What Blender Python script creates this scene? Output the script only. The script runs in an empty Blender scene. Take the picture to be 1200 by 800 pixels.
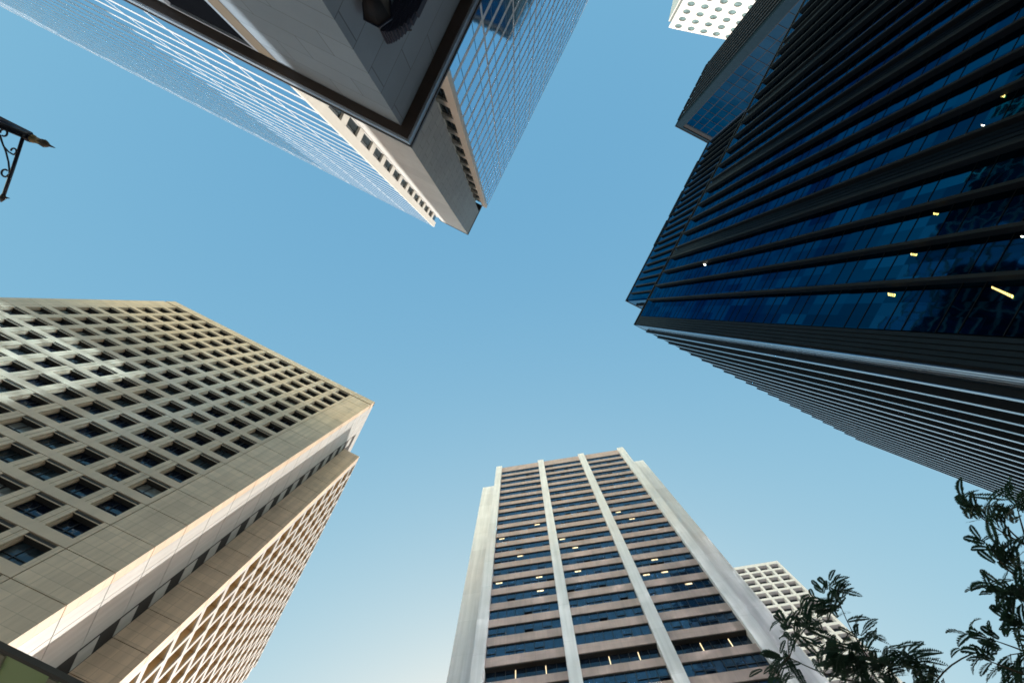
import bpy, math, random
import numpy as np
from math import radians as RAD, sin, cos, pi, sqrt
random.seed(7)
C = bpy.context.scene.collection
SC = bpy.context.scene

# ------------------------------------------------------------------ camera
# the photograph: 1200x800, zenith at (605,362); world X = picture right, world Y = picture down, Z = up
FPX, ZX, ZY, EYE = 560.0, 605.0, 362.0, 1.6
_c = np.array([ZX - 600.0, -(ZY - 400.0), -FPX]); _c /= np.linalg.norm(_c)
_a = np.array([1.0, 0, 0]); _a = _a - _a.dot(_c) * _c; _a /= np.linalg.norm(_a)
_b = np.cross(_c, _a)
RM = np.array([_a, _b, _c])                       # camera -> world
cam = bpy.data.cameras.new('camera'); camo = bpy.data.objects.new('camera', cam); C.objects.link(camo)
cam.sensor_width = 36.0; cam.lens = FPX / 1200.0 * 36.0
cam.clip_start = 0.1; cam.clip_end = 6000
import mathutils
M4 = mathutils.Matrix([[*RM[0], 0], [*RM[1], 0], [*RM[2], EYE], [0, 0, 0, 1]])
camo.matrix_world = M4
SC.camera = camo

def W(px, py, z):
    d = RM @ np.array([px - 600.0, -(py - 400.0), -FPX])
    t = (z - EYE) / d[2]
    return np.array([d[0] * t, d[1] * t])
def project(p):
    q = RM.T @ (np.array(p, float) - np.array([0, 0, EYE]))
    if q[2] > -0.05: return None
    return 600 + FPX * q[0] / -q[2], 400 - FPX * q[1] / -q[2], float(np.linalg.norm(q))

# ------------------------------------------------------------------ light
SUN_EL, SUN_AZ = 24.5, 3.0                        # azimuth from +Y towards +X
wd = bpy.data.worlds.new('World'); SC.world = wd; wd.use_nodes = True
nt = wd.node_tree; bg = nt.nodes['Background']
sky = nt.nodes.new('ShaderNodeTexSky'); sky.sky_type = 'NISHITA'; sky.sun_disc = False
sky.sun_elevation = RAD(SUN_EL); sky.sun_rotation = RAD(SUN_AZ)
sky.altitude = 20; sky.air_density = 1.0; sky.dust_density = 2.5; sky.ozone_density = 1.0
EXPO = 1.25
_sp = nt.nodes.new('ShaderNodeSeparateColor'); _cb = nt.nodes.new('ShaderNodeCombineColor')
nt.links.new(sky.outputs[0], _sp.inputs[0])
for _i, (_g, _k) in enumerate(((.777, .240), (.441, .428), (.203, .588))):   # the camera's response to the sky's colour
    _p = nt.nodes.new('ShaderNodeMath'); _p.operation = 'POWER'; _p.inputs[1].default_value = _g
    _m = nt.nodes.new('ShaderNodeMath'); _m.operation = 'MULTIPLY'; _m.inputs[1].default_value = _k / (.12 * 2 ** EXPO)
    nt.links.new(_sp.outputs[_i], _p.inputs[0]); nt.links.new(_p.outputs[0], _m.inputs[0]); nt.links.new(_m.outputs[0], _cb.inputs[_i])
# added fill: low sky brightened out of view to lift the shaded walls
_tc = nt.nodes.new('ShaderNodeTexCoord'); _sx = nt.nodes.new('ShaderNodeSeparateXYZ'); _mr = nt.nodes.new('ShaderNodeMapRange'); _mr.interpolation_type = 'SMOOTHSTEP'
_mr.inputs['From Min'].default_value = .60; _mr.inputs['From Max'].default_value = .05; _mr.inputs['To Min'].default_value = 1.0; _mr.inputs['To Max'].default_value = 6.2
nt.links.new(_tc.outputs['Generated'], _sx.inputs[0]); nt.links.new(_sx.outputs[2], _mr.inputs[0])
# ... fill only away from the sun; towards it the sky is bright already
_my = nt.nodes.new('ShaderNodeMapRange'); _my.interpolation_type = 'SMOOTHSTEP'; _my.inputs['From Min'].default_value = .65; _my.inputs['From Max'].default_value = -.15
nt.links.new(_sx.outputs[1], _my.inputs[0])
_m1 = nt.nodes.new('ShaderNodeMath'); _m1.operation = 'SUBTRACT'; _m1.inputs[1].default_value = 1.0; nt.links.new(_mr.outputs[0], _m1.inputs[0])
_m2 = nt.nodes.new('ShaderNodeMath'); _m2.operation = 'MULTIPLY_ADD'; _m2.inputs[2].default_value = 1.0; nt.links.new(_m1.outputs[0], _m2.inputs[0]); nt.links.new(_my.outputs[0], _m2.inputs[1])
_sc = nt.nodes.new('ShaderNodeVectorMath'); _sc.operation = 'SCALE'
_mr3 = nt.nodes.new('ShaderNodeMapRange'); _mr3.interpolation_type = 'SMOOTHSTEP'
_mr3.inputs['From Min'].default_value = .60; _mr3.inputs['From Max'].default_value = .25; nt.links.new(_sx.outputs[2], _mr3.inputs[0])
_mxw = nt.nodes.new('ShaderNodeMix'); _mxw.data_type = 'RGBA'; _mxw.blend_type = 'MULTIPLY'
_mxw.inputs['B'].default_value = (1.5, 1.0, .62, 1); _m4 = nt.nodes.new('ShaderNodeMath'); _m4.operation = 'MULTIPLY'; nt.links.new(_mr3.outputs[0], _m4.inputs[0]); nt.links.new(_my.outputs[0], _m4.inputs[1]); nt.links.new(_m4.outputs[0], _mxw.inputs['Factor']); nt.links.new(_cb.outputs[0], _mxw.inputs['A'])  # the added fill is tinted warm, to warm the shaded walls
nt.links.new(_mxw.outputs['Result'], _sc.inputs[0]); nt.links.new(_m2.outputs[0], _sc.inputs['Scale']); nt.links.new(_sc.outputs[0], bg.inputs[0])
bg.inputs[1].default_value = 0.12
sl = bpy.data.lights.new('sun', 'SUN'); sl.energy = 2.8; sl.angle = RAD(0.53); sl.color = (1.0, 0.95, 0.87)
so = bpy.data.objects.new('sun', sl); C.objects.link(so)
sdir = mathutils.Vector((sin(RAD(SUN_AZ)) * cos(RAD(SUN_EL)), cos(RAD(SUN_AZ)) * cos(RAD(SUN_EL)), sin(RAD(SUN_EL))))
so.rotation_euler = sdir.to_track_quat('Z', 'Y').to_euler(); so.location = (0, 300, 300)
SC.view_settings.view_transform = 'Standard'; SC.view_settings.look = 'None'
SC.view_settings.exposure = EXPO; SC.view_settings.gamma = 1.0
try: SC.view_settings.use_curve_mapping = False
except Exception: pass
SC.cycles.max_bounces = 8; SC.cycles.diffuse_bounces = 4; SC.cycles.glossy_bounces = 4
SC.cycles.use_denoising = True; SC.cycles.filter_width = 1.7; SC.cycles.use_guiding = True; SC.cycles.use_surface_guiding = True; SC.cycles.blur_glossy = 0.0; SC.cycles.caustics_reflective = True; SC.cycles.sample_clamp_indirect = 8.0

# ------------------------------------------------------------------ materials
def newmat(name):
    m = bpy.data.materials.new(name); m.use_nodes = True
    t = m.node_tree; return m, t, t.nodes['Principled BSDF']
def N(t, ty, **kw):
    n = t.nodes.new(ty)
    for k, v in kw.items(): setattr(n, k, v)
    return n
def wallcoord(t):
    """(x+y, z, 0) of the building's own frame: runs along any axis-aligned wall"""
    tc = N(t, 'ShaderNodeTexCoord'); sp = N(t, 'ShaderNodeSeparateXYZ'); cb = N(t, 'ShaderNodeCombineXYZ')
    ad = N(t, 'ShaderNodeMath', operation='ADD')
    t.links.new(tc.outputs['Object'], sp.inputs[0])
    t.links.new(sp.outputs[0], ad.inputs[0]); t.links.new(sp.outputs[1], ad.inputs[1])
    t.links.new(ad.outputs[0], cb.inputs[0]); t.links.new(sp.outputs[2], cb.inputs[1])
    return cb.outputs[0], tc.outputs['Object']
def stone(name, col, var=0.12, rough=0.75, tile=None, mortar=0.6, msize=0.02, streak=0.0, scale=0.35, bump=0.15, spec=0.3):
    m, t, p = newmat(name)
    wc, oc = wallcoord(t)
    n1 = N(t, 'ShaderNodeTexNoise'); n1.inputs['Scale'].default_value = scale; n1.inputs['Detail'].default_value = 8; n1.inputs['Roughness'].default_value = .65
    t.links.new(oc, n1.inputs['Vector'])
    mp = N(t, 'ShaderNodeMapRange'); mp.inputs['From Min'].default_value = .3; mp.inputs['From Max'].default_value = .7
    mp.inputs['To Min'].default_value = 1 - var; mp.inputs['To Max'].default_value = 1 + var
    t.links.new(n1.outputs[0], mp.inputs[0])
    fac = mp.outputs[0]
    if streak:
        mpg = N(t, 'ShaderNodeMapping'); mpg.inputs['Scale'].default_value = (2.2, 2.2, 0.09)
        t.links.new(oc, mpg.inputs[0])
        n2 = N(t, 'ShaderNodeTexNoise'); n2.inputs['Scale'].default_value = 1.0; n2.inputs['Detail'].default_value = 6
        t.links.new(mpg.outputs[0], n2.inputs['Vector'])
        m2 = N(t, 'ShaderNodeMapRange'); m2.inputs['From Min'].default_value = .35; m2.inputs['From Max'].default_value = .7
        m2.inputs['To Min'].default_value = 1.0 + streak * .4; m2.inputs['To Max'].default_value = 1 - streak
        t.links.new(n2.outputs[0], m2.inputs[0])
        mu = N(t, 'ShaderNodeMath', operation='MULTIPLY'); t.links.new(fac, mu.inputs[0]); t.links.new(m2.outputs[0], mu.inputs[1]); fac = mu.outputs[0]
    base = None
    if tile:
        br = N(t, 'ShaderNodeTexBrick'); br.offset = tile[2] if len(tile) > 2 else 0.0
        br.inputs['Scale'].default_value = 1; br.inputs['Brick Width'].default_value = tile[0]; br.inputs['Row Height'].default_value = tile[1]
        br.inputs['Mortar Size'].default_value = msize; br.inputs['Mortar Smooth'].default_value = .3; br.inputs['Bias'].default_value = 0
        br.inputs['Color1'].default_value = (*[c * 1.06 for c in col], 1); br.inputs['Color2'].default_value = (*[c * .93 for c in col], 1)
        br.inputs['Mortar'].default_value = (*[c * mortar for c in col], 1)
        t.links.new(wc, br.inputs['Vector']); base = br.outputs[0]
    hv = N(t, 'ShaderNodeVectorMath', operation='SCALE')
    if base is not None: t.links.new(base, hv.inputs[0])
    else: hv.inputs[0].default_value = col
    t.links.new(fac, hv.inputs['Scale']); t.links.new(hv.outputs[0], p.inputs['Base Color'])
    p.inputs['Roughness'].default_value = rough; p.inputs['Specular IOR Level'].default_value = spec
    if bump:
        n3 = N(t, 'ShaderNodeTexNoise'); n3.inputs['Scale'].default_value = 6; n3.inputs['Detail'].default_value = 6
        t.links.new(oc, n3.inputs['Vector'])
        b = N(t, 'ShaderNodeBump'); b.inputs['Strength'].default_value = bump; b.inputs['Distance'].default_value = .03
        t.links.new(n3.outputs[0], b.inputs['Height']); t.links.new(b.outputs[0], p.inputs['Normal'])
    return m
def plain(name, col, rough=.5, metal=0.0, spec=.5, emit=None, var=0.08):
    m, t, p = newmat(name)
    tc = N(t, 'ShaderNodeTexCoord'); n1 = N(t, 'ShaderNodeTexNoise'); n1.inputs['Scale'].default_value = .8; n1.inputs['Detail'].default_value = 6
    t.links.new(tc.outputs['Object'], n1.inputs['Vector'])
    mp = N(t, 'ShaderNodeMapRange'); mp.inputs['From Min'].default_value = .3; mp.inputs['From Max'].default_value = .7
    mp.inputs['To Min'].default_value = 1 - var; mp.inputs['To Max'].default_value = 1 + var
    t.links.new(n1.outputs[0], mp.inputs[0])
    hv = N(t, 'ShaderNodeVectorMath', operation='SCALE'); hv.inputs[0].default_value = col
    t.links.new(mp.outputs[0], hv.inputs['Scale']); t.links.new(hv.outputs[0], p.inputs['Base Color'])
    p.inputs['Roughness'].default_value = rough; p.inputs['Metallic'].default_value = metal; p.inputs['Specular IOR Level'].default_value = spec
    if emit:
        p.inputs['Emission Color'].default_value = (*emit[0], 1); p.inputs['Emission Strength'].default_value = emit[1]
    return m
def glass(name, col, metal=0.0, ior=1.5, rough=0.03, pane=(1.5, 1.6), tilt=0.02, var=.35, tint=(1, 1, 1), wave=0.012, off=(0.0, 0.0)):
    """opaque reflective glazing: every pane has its own slight tilt, waviness and tint"""
    m, t, p = newmat(name)
    wc, oc = wallcoord(t)
    ofs = N(t, 'ShaderNodeVectorMath', operation='SUBTRACT'); ofs.inputs[1].default_value = (off[0], off[1], 0)
    t.links.new(wc, ofs.inputs[0])
    dv = N(t, 'ShaderNodeVectorMath', operation='DIVIDE'); dv.inputs[1].default_value = (pane[0], pane[1], 1)
    t.links.new(ofs.outputs[0], dv.inputs[0])
    fl = N(t, 'ShaderNodeVectorMath', operation='FLOOR'); t.links.new(dv.outputs[0], fl.inputs[0])
    oi = N(t, 'ShaderNodeObjectInfo')
    ad = N(t, 'ShaderNodeVectorMath', operation='ADD'); t.links.new(fl.outputs[0], ad.inputs[0])
    cz = N(t, 'ShaderNodeCombineXYZ'); t.links.new(oi.outputs['Random'], cz.inputs[2]); t.links.new(cz.outputs[0], ad.inputs[1])
    wn = N(t, 'ShaderNodeTexWhiteNoise', noise_dimensions='3D'); t.links.new(ad.outputs[0], wn.inputs['Vector'])
    mp = N(t, 'ShaderNodeMapRange'); mp.inputs['To Min'].default_value = 1 - var; mp.inputs['To Max'].default_value = 1 + var
    t.links.new(wn.outputs['Value'], mp.inputs[0])
    hv = N(t, 'ShaderNodeVectorMath', operation='SCALE'); hv.inputs[0].default_value = col
    t.links.new(mp.outputs[0], hv.inputs['Scale']); t.links.new(hv.outputs[0], p.inputs['Base Color'])
    # tilt + wave
    g = N(t, 'ShaderNodeNewGeometry')
    sb = N(t, 'ShaderNodeVectorMath', operation='SUBTRACT'); sb.inputs[1].default_value = (.5, .5, .5); t.links.new(wn.outputs['Color'], sb.inputs[0])
    s1 = N(t, 'ShaderNodeVectorMath', operation='SCALE'); s1.inputs['Scale'].default_value = tilt; t.links.new(sb.outputs[0], s1.inputs[0])
    nz = N(t, 'ShaderNodeTexNoise'); nz.inputs['Scale'].default_value = .9; nz.inputs['Detail'].default_value = 2
    va = N(t, 'ShaderNodeVectorMath', operation='MULTIPLY_ADD'); va.inputs[1].default_value = (7, 7, 7)
    t.links.new(wn.outputs['Color'], va.inputs[0]); t.links.new(oc, va.inputs[2]); t.links.new(va.outputs[0], nz.inputs['Vector'])
    sb2 = N(t, 'ShaderNodeVectorMath', operation='SUBTRACT'); sb2.inputs[1].default_value = (.5, .5, .5); t.links.new(nz.outputs['Color'], sb2.inputs[0])
    s2 = N(t, 'ShaderNodeVectorMath', operation='SCALE'); s2.inputs['Scale'].default_value = wave * 4; t.links.new(sb2.outputs[0], s2.inputs[0])
    a1 = N(t, 'ShaderNodeVectorMath', operation='ADD'); t.links.new(g.outputs['Normal'], a1.inputs[0]); t.links.new(s1.outputs[0], a1.inputs[1])
    a2 = N(t, 'ShaderNodeVectorMath', operation='ADD'); t.links.new(a1.outputs[0], a2.inputs[0]); t.links.new(s2.outputs[0], a2.inputs[1])
    nn = N(t, 'ShaderNodeVectorMath', operation='NORMALIZE'); t.links.new(a2.outputs[0], nn.inputs[0])
    t.links.new(nn.outputs[0], p.inputs['Normal'])
    p.inputs['Metallic'].default_value = metal; p.inputs['Roughness'].default_value = rough; p.inputs['IOR'].default_value = ior
    p.inputs['Specular Tint'].default_value = (*tint, 1)
    return m

# ------------------------------------------------------------------ mesh helpers
class MB:
    def __init__(s): s.v = []; s.f = []; s.m = []; s.sm = []
    def box(s, x0, x1, y0, y1, z0, z1, mat=0):
        if x0 > x1: x0, x1 = x1, x0
        if y0 > y1: y0, y1 = y1, y0
        if z0 > z1: z0, z1 = z1, z0
        b = len(s.v)
        s.v += [(x0, y0, z0), (x1, y0, z0), (x1, y1, z0), (x0, y1, z0), (x0, y0, z1), (x1, y0, z1), (x1, y1, z1), (x0, y1, z1)]
        for q in ((0, 3, 2, 1), (4, 5, 6, 7), (0, 1, 5, 4), (1, 2, 6, 5), (2, 3, 7, 6), (3, 0, 4, 7)):
            s.f.append([b + i for i in q]); s.m.append(mat); s.sm.append(False)
    def poly(s, pts, mat=0, smooth=False):
        b = len(s.v); s.v += [tuple(p) for p in pts]; s.f.append(list(range(b, b + len(pts)))); s.m.append(mat); s.sm.append(smooth)
    def tube(s, pts, rad, n=8, mat=0, cap=True):
        pts = [np.array(p, float) for p in pts]
        if not hasattr(rad, '__len__'): rad = [rad] * len(pts)
        b = len(s.v); u = None
        for i, p in enumerate(pts):
            d = pts[min(i + 1, len(pts) - 1)] - pts[max(i - 1, 0)]; d = d / (np.linalg.norm(d) + 1e-9)
            if u is None:
                u = np.cross(d, [0, 0, 1.0])
                if np.linalg.norm(u) < 1e-3: u = np.cross(d, [1.0, 0, 0])
            u = u - u.dot(d) * d; u /= np.linalg.norm(u); w = np.cross(d, u)
            for k in range(n):
                a = 2 * pi * k / n; s.v.append(tuple(p + rad[i] * (cos(a) * u + sin(a) * w)))
        for i in range(len(pts) - 1):
            for k in range(n):
                k2 = (k + 1) % n
                s.f.append([b + i * n + k, b + i * n + k2, b + (i + 1) * n + k2, b + (i + 1) * n + k]); s.m.append(mat); s.sm.append(True)
        if cap:
            s.f.append([b + k for k in range(n)][::-1]); s.m.append(mat); s.sm.append(False)
            e = b + (len(pts) - 1) * n
            s.f.append([e + k for k in range(n)]); s.m.append(mat); s.sm.append(False)
    def add(s, o, off=(0, 0, 0)):
        b = len(s.v)
        s.v += [(x + off[0], y + off[1], z + off[2]) for x, y, z in o.v]
        s.f += [[b + i for i in f] for f in o.f]; s.m += o.m; s.sm += o.sm
    def mesh(s, name, mats):
        me = bpy.data.meshes.new(name); me.from_pydata(s.v, [], s.f)
        for m in mats: me.materials.append(m)
        me.polygons.foreach_set('material_index', s.m); me.polygons.foreach_set('use_smooth', s.sm); me.update()
        return me
    def build(s, name, mats, parent=None, loc=None):
        if not isinstance(mats, (list, tuple)): mats = [mats]
        o = bpy.data.objects.new(name, s.mesh(name, mats)); C.objects.link(o)
        if parent: o.parent = parent
        if loc is not None: o.location = loc
        return o
def tag(o, label=None, cat=None, group=None, kind=None):
    if label: o['label'] = label
    if cat: o['category'] = cat
    if group: o['group'] = group
    if kind: o['kind'] = kind
    return o
class Frame:
    """a building's own frame: origin on a corner, x along one front, y outward from that front"""
    def __init__(s, name, origin, xdir):
        s.o = np.array(origin, float); xd = np.array(xdir, float); s.x = xd / np.linalg.norm(xd); s.y = np.array([-s.x[1], s.x[0]])
        e = bpy.data.objects.new(name, None); e.empty_display_size = 2; C.objects.link(e)
        e.location = (s.o[0], s.o[1], 0); e.rotation_euler = (0, 0, math.atan2(s.x[1], s.x[0])); s.root = e
    def loc(s, p):
        d = np.array(p, float) - s.o; return np.array([d.dot(s.x), d.dot(s.y)])
    def world(s, x, y, z): q = s.o + x * s.x + y * s.y; return (q[0], q[1], z)
def rank_parts(fr, name, items, mats, cap=100):
    """items: (mb, (x,y,z)); the largest in view become parts of their own, what is left over is one part"""
    sc = []
    for i, (key, mb, p) in enumerate(items):
        pr = project(fr.world(*p))
        ok = pr and -25 < pr[0] < 1225 and -25 < pr[1] < 825
        sc.append((pr[2] if ok else 1e5 + i, i))
    sc.sort(); meshes = {}
    rest = MB(); nrest = 0
    for n, (d, i) in enumerate(sc):
        key, mb, p = items[i]
        if n < cap and d < 1e5:
            if key not in meshes: meshes[key] = mb.mesh(name, mats)
            o = bpy.data.objects.new(name, meshes[key]); C.objects.link(o); o.parent = fr.root; o.location = p
        else:
            rest.add(mb, p); nrest += 1
    if nrest:
        o = rest.build(name, mats, fr.root); o['kind'] = 'stuff'

# ------------------------------------------------------------------ shared materials
M = {}
M['granite'] = stone('beige_granite', (.68, .53, .385), var=.08, rough=.6, tile=(1.3, .9), mortar=.8, msize=.03, streak=.15)
M['granite_plain'] = stone('beige_granite_plain', (.65, .505, .37), var=.08, rough=.6, streak=.08)
M['granite_sunlit'] = stone('sunlit_granite', (.50, .495, .475), var=.07, rough=.55, streak=.12)  # whiter copy of the beige granite, sunlight put into its colour
M['joint'] = plain('dark_joint', (.03, .027, .025), rough=.9)
M['dark_metal'] = plain('dark_metal', (.025, .025, .028), rough=.35)
M['win_dark'] = glass('window_dark', (.008, .014, .028), pane=(1, 1.2), ior=1.6, tilt=.03, tint=(.6, .85, 1))
M['win_mid'] = glass('window_mid', (.03, .045, .055), pane=(1, 1.2), ior=1.6, tilt=.03, tint=(.7, .9, 1))
M['win_blind'] = glass('window_blind', (.22, .24, .23), pane=(1, 1.2), ior=1.5, tilt=.03)

# ================================================================== ground
gm = stone('pale_paving', (.45, .42, .38), var=.15, rough=.85, scale=.15)
pm = stone('paving', (.22, .21, .195), var=.12, rough=.85, tile=(.6, .6), mortar=.6, msize=.012)
g = MB(); g.poly([(-2500, -2500, 0), (2500, -2500, 0), (2500, 2500, 0), (-2500, 2500, 0)]); tag(g.build('ground', gm), kind='structure')
g = MB(); g.box(-20, 16, -14, 24, -.02, .13); tag(g.build('pavement', pm), kind='structure')

# ================================================================== beige granite office block (picture left)
HL = 89.3; zr = HL + EYE
c0 = W(439.4, 471, zr); c1 = W(205, 353, zr)
fr = Frame('granite_office_block', c0, c1 - c0)
tag(fr.root, 'beige granite office block with rows of deep square windows and a sunlit notched corner', 'office building')
LA = float(np.linalg.norm(c1 - c0)); FL = 3.5
R = fr.root
pit = 3.0; ncol = 12; near_blank = LA - 2.1 - ncol * pit; pw = .43   # pier half-width
NOT = 7.9; PRO = 3.0; qD = .925; zd = HL * qD + EYE; ED = 52.0
wall = MB()
wall.box(.9, LA - .02, -45, -.95, 0, zr - .6, 1)              # dark core behind the openings
wins = []
def window_unit(w, h, cols, transom, deep=.08, pane=True, bars=True):
    b = MB()
    if pane: b.poly([(0, 0, 0), (0, 0, h), (w, 0, h), (w, 0, 0)], 0)
    if not bars: return b
    t = .07
    b.box(0, w, .005, deep, 0, t, 1); b.box(0, w, .005, deep, h - t, h, 1)
    b.box(0, t, .006, deep - .004, t, h - t, 1); b.box(w - t, w, .006, deep - .004, t, h - t, 1)
    for c in cols: b.box(w * c - t / 2, w * c + t / 2, .006, deep - .006, t, h - t, 1)
    for r in transom: b.box(t, w - t, .004, deep - .01, h * r - t / 2, h * r + t / 2, 1)
    return b
WOP = pit - 2 * pw; HOP = 2.5
wu = window_unit(WOP, HOP, (.62,), (.38,))
wpane = window_unit(WOP, HOP, (.62,), (.38,), bars=False); wframe = window_unit(WOP, HOP, (.62,), (.38,), pane=False).mesh('frame', [M['dark_metal'], M['dark_metal']])
blind_ids = set()
blindb = MB(); 
k = 0
ztop = zr - 2.75
rows = []
while True:
    zh = ztop - k * FL
    if zh - FL < 1: break
    rows.append(zh); k += 1
J = .07
xs = [near_blank + i * pit for i in range(ncol + 1)]
# parapet
def panels(x0, x1, z0, z1, y0=-.9, y1=0.0, mat=0):
    wall.box(x0, x1, y0, y1, z0 + J / 2, z1 - J / 2, mat)
for i in range(ncol + 3):
    pass
edges = [0.0] + xs + [LA]
for i in range(len(edges) - 1):
    wall.box(edges[i] + (.03 if i else 0), edges[i + 1] - .03, -.9, 0, ztop + .42, zr, 0)
wall.box(0, LA, -.9, -.12, zr - .5, zr + .25, 3)
rng = random.Random(3)
for r, zh in enumerate(rows):
    zl = zh - HOP; zb = zh - FL
    # spandrel band over the openings (joint at the head line)
    panels(near_blank - pw * .0, LA, zb, zl, mat=0) if False else None
    wall.box(near_blank, LA, -.9, 0, zb + J, zl, 2)
    wall.box(0, near_blank - J, -.9, 0, zb + J, zh, 0)         # blank corner panel
    wall.box(LA - 2.1 + J, LA, -.9, 0, zl, zh - .0, 0)
    for i in range(ncol):
        xa = xs[i]
        wall.box(xa + (0 if i == 0 else 0), xa + pw, -.9, 0, zl, zh, 0)
        wall.box(xa + pit - pw, xa + pit - (.05 if i < ncol - 1 else 0), -.9, 0, zl, zh, 0)
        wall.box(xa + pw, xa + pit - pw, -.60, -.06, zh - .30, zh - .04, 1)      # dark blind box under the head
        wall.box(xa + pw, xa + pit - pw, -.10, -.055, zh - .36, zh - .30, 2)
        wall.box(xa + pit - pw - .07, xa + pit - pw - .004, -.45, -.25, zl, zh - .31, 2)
        key = rng.choices([0, 1, 2], [.52, .32, .16])[0]
        wins.append((key, wu, (xa + pw, -.62, zl + .0)))
# corner column face (x=0) next to the notch
ysl = -6.0
for r, zh in enumerate([zr - .0] + rows):
    zb = (ztop + .0) if r == 0 else zh - FL
    zt = zr if r == 0 else zh
    if zb > zd + 1.2:                                          # above the lower block the corner panel runs on, then the eggcrate
        wall.box(-.0, .9, -5.6, -.92, zb + J, zt, 4)
        for c in range(13):
            y0 = -5.6 - c * 2.6
            wall.box(0, .9, y0 - .55, y0 - .003, zb + J, zt, 4)
            wall.box(0, .9, y0 - 2.6, y0 - .55, zb + J, zb + 1.2 if r else zt, 4)
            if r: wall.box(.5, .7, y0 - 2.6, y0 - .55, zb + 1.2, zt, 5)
    else:
        wall.box(0, .9, -2.2, -.92, zb + J, zt, 4)
        wall.box(0, .9, ysl, -2.2 - .05, zb + J, zt, 4)
        wall.box(.06, .9, ysl - .3, ysl, zb + .01, zt, 4)      # pier beside the slit windows
        wall.box(.03, .9, -NOT + .0, ysl - .3, zb + J, zb + 1.75, 4)
# blind panel seam: thin slab behind seams
wall.box(.05, .9, -44, -.95, 0, zr - .7, 1)
# lower block: wall D facing the window front, eggcrate face E
zz = zd
rowD = [zh for zh in rows if zh < zd + .5]
for r in range(len(rowD)):
    zt = zd if r == 0 else rowD[r] ; zb = rowD[r] - FL
    wall.box(-PRO + .0, .0, -NOT - .9, -NOT, zb + J, zt, 0)
wall.box(-PRO + .08, .0, -NOT - .9, -NOT - .1, 0, zd - .3, 1)
cw = 2.6; nE = int((ED - NOT) / cw); dep = 1.15
slitw = MB(); slitw.poly([(0, 0, 0), (0, 0, 1.75), (0, -1.6, 1.75), (0, -1.6, 0)], 0); slitw.box(-.2, -.01, -.8, -.72, 0, 1.75, 1)
slits = []; ewins = []
eu = MB(); eu.poly([(0, 0, 0), (0, 0, 1.9), (0, -(cw - .55), 1.9), (0, -(cw - .55), 0)], 0)
for tt in (.33, .66): eu.box(-.08, -.01, -(cw - .55) * tt - .05, -(cw - .55) * tt + .05, 0, 1.9, 1)
for r, zt0 in enumerate(rowD):
    zt = zd if r == 0 else zt0; zb = zt0 - FL
    wall.box(-PRO, -PRO + .16, -ED, -NOT - .905, zb + J, zb + .75, 4)          # horizontal rib: nosing coloured as sunlit, warm bounce coloured in behind
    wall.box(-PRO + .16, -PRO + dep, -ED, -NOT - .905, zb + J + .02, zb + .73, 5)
    if r == 0: wall.box(-PRO, -PRO + dep, -ED, -NOT - .905, zt0 - .1, zd, 4)
    for c in range(nE + 1):
        y0 = -NOT - .905 - c * cw
        wall.box(-PRO, -PRO + .16, y0 - .5, y0, zb + .75, zt0 + (J if r else -.1), 4)
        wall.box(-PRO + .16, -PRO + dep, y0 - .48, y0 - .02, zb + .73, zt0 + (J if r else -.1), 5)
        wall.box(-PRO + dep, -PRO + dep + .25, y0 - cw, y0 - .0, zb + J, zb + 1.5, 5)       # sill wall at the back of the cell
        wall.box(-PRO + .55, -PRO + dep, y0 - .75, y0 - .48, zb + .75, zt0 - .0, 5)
        if c < nE: ewins.append((0, eu, (-PRO + dep + .1, y0 - .5, zb + 1.5)))
    slits.append((0, slitw, (.55, ysl - .3, zb + 1.75)))
wall.box(-PRO + dep + .3, 0.0, -ED, -NOT - 1.0, 0, zd - .2, 1)
wall.box(0, LA, -45, -.95, zr - .7, zr - .62, 1)
M['granite_bounce'] = stone('bounce_tinted_granite', (.58, .42, .23), var=.08, rough=.7)  # beige granite with warm bounce light put into its colour
wall.build('wall', [M['granite'], M['joint'], M['granite_plain'], M['joint'], M['granite_sunlit'], M['granite_bounce']], R)
for key in (0, 1, 2): pass
# window parts: three glass looks
allw = sorted(range(len(wins)), key=lambda i: (project(fr.world(*wins[i][2])) or (0, 0, 1e6))[2])
vis = [i for i in allw if (lambda p: p and p[0] > -30 and p[1] < 830)(project(fr.world(*wins[i][2])))]
top = set(vis[:100]); wm = {}
glm = [M['win_dark'], M['win_mid'], M['win_blind']]
rest = MB()
for i, (key, mb, p) in enumerate(wins):
    if i in top:
        if key not in wm: wm[key] = wpane.mesh('window', [glm[key]])
        o = bpy.data.objects.new('window', wm[key]); C.objects.link(o); o.parent = R; o.location = p
        f_ = bpy.data.objects.new('frame', wframe); C.objects.link(f_); f_.parent = o
    else:
        n0 = len(rest.m); rest.add(mb, p)
        for q in range(n0, len(rest.m)):
            rest.m[q] = 3 if rest.m[q] == 1 else key
o = rest.build('window', glm + [M['dark_metal']], R); o['kind'] = 'stuff'
rank_parts(fr, 'slit_window', slits, [M['win_dark'], M['dark_metal']])
rank_parts(fr, 'recessed_window', ewins, [M['win_dark'], M['dark_metal']])

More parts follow.
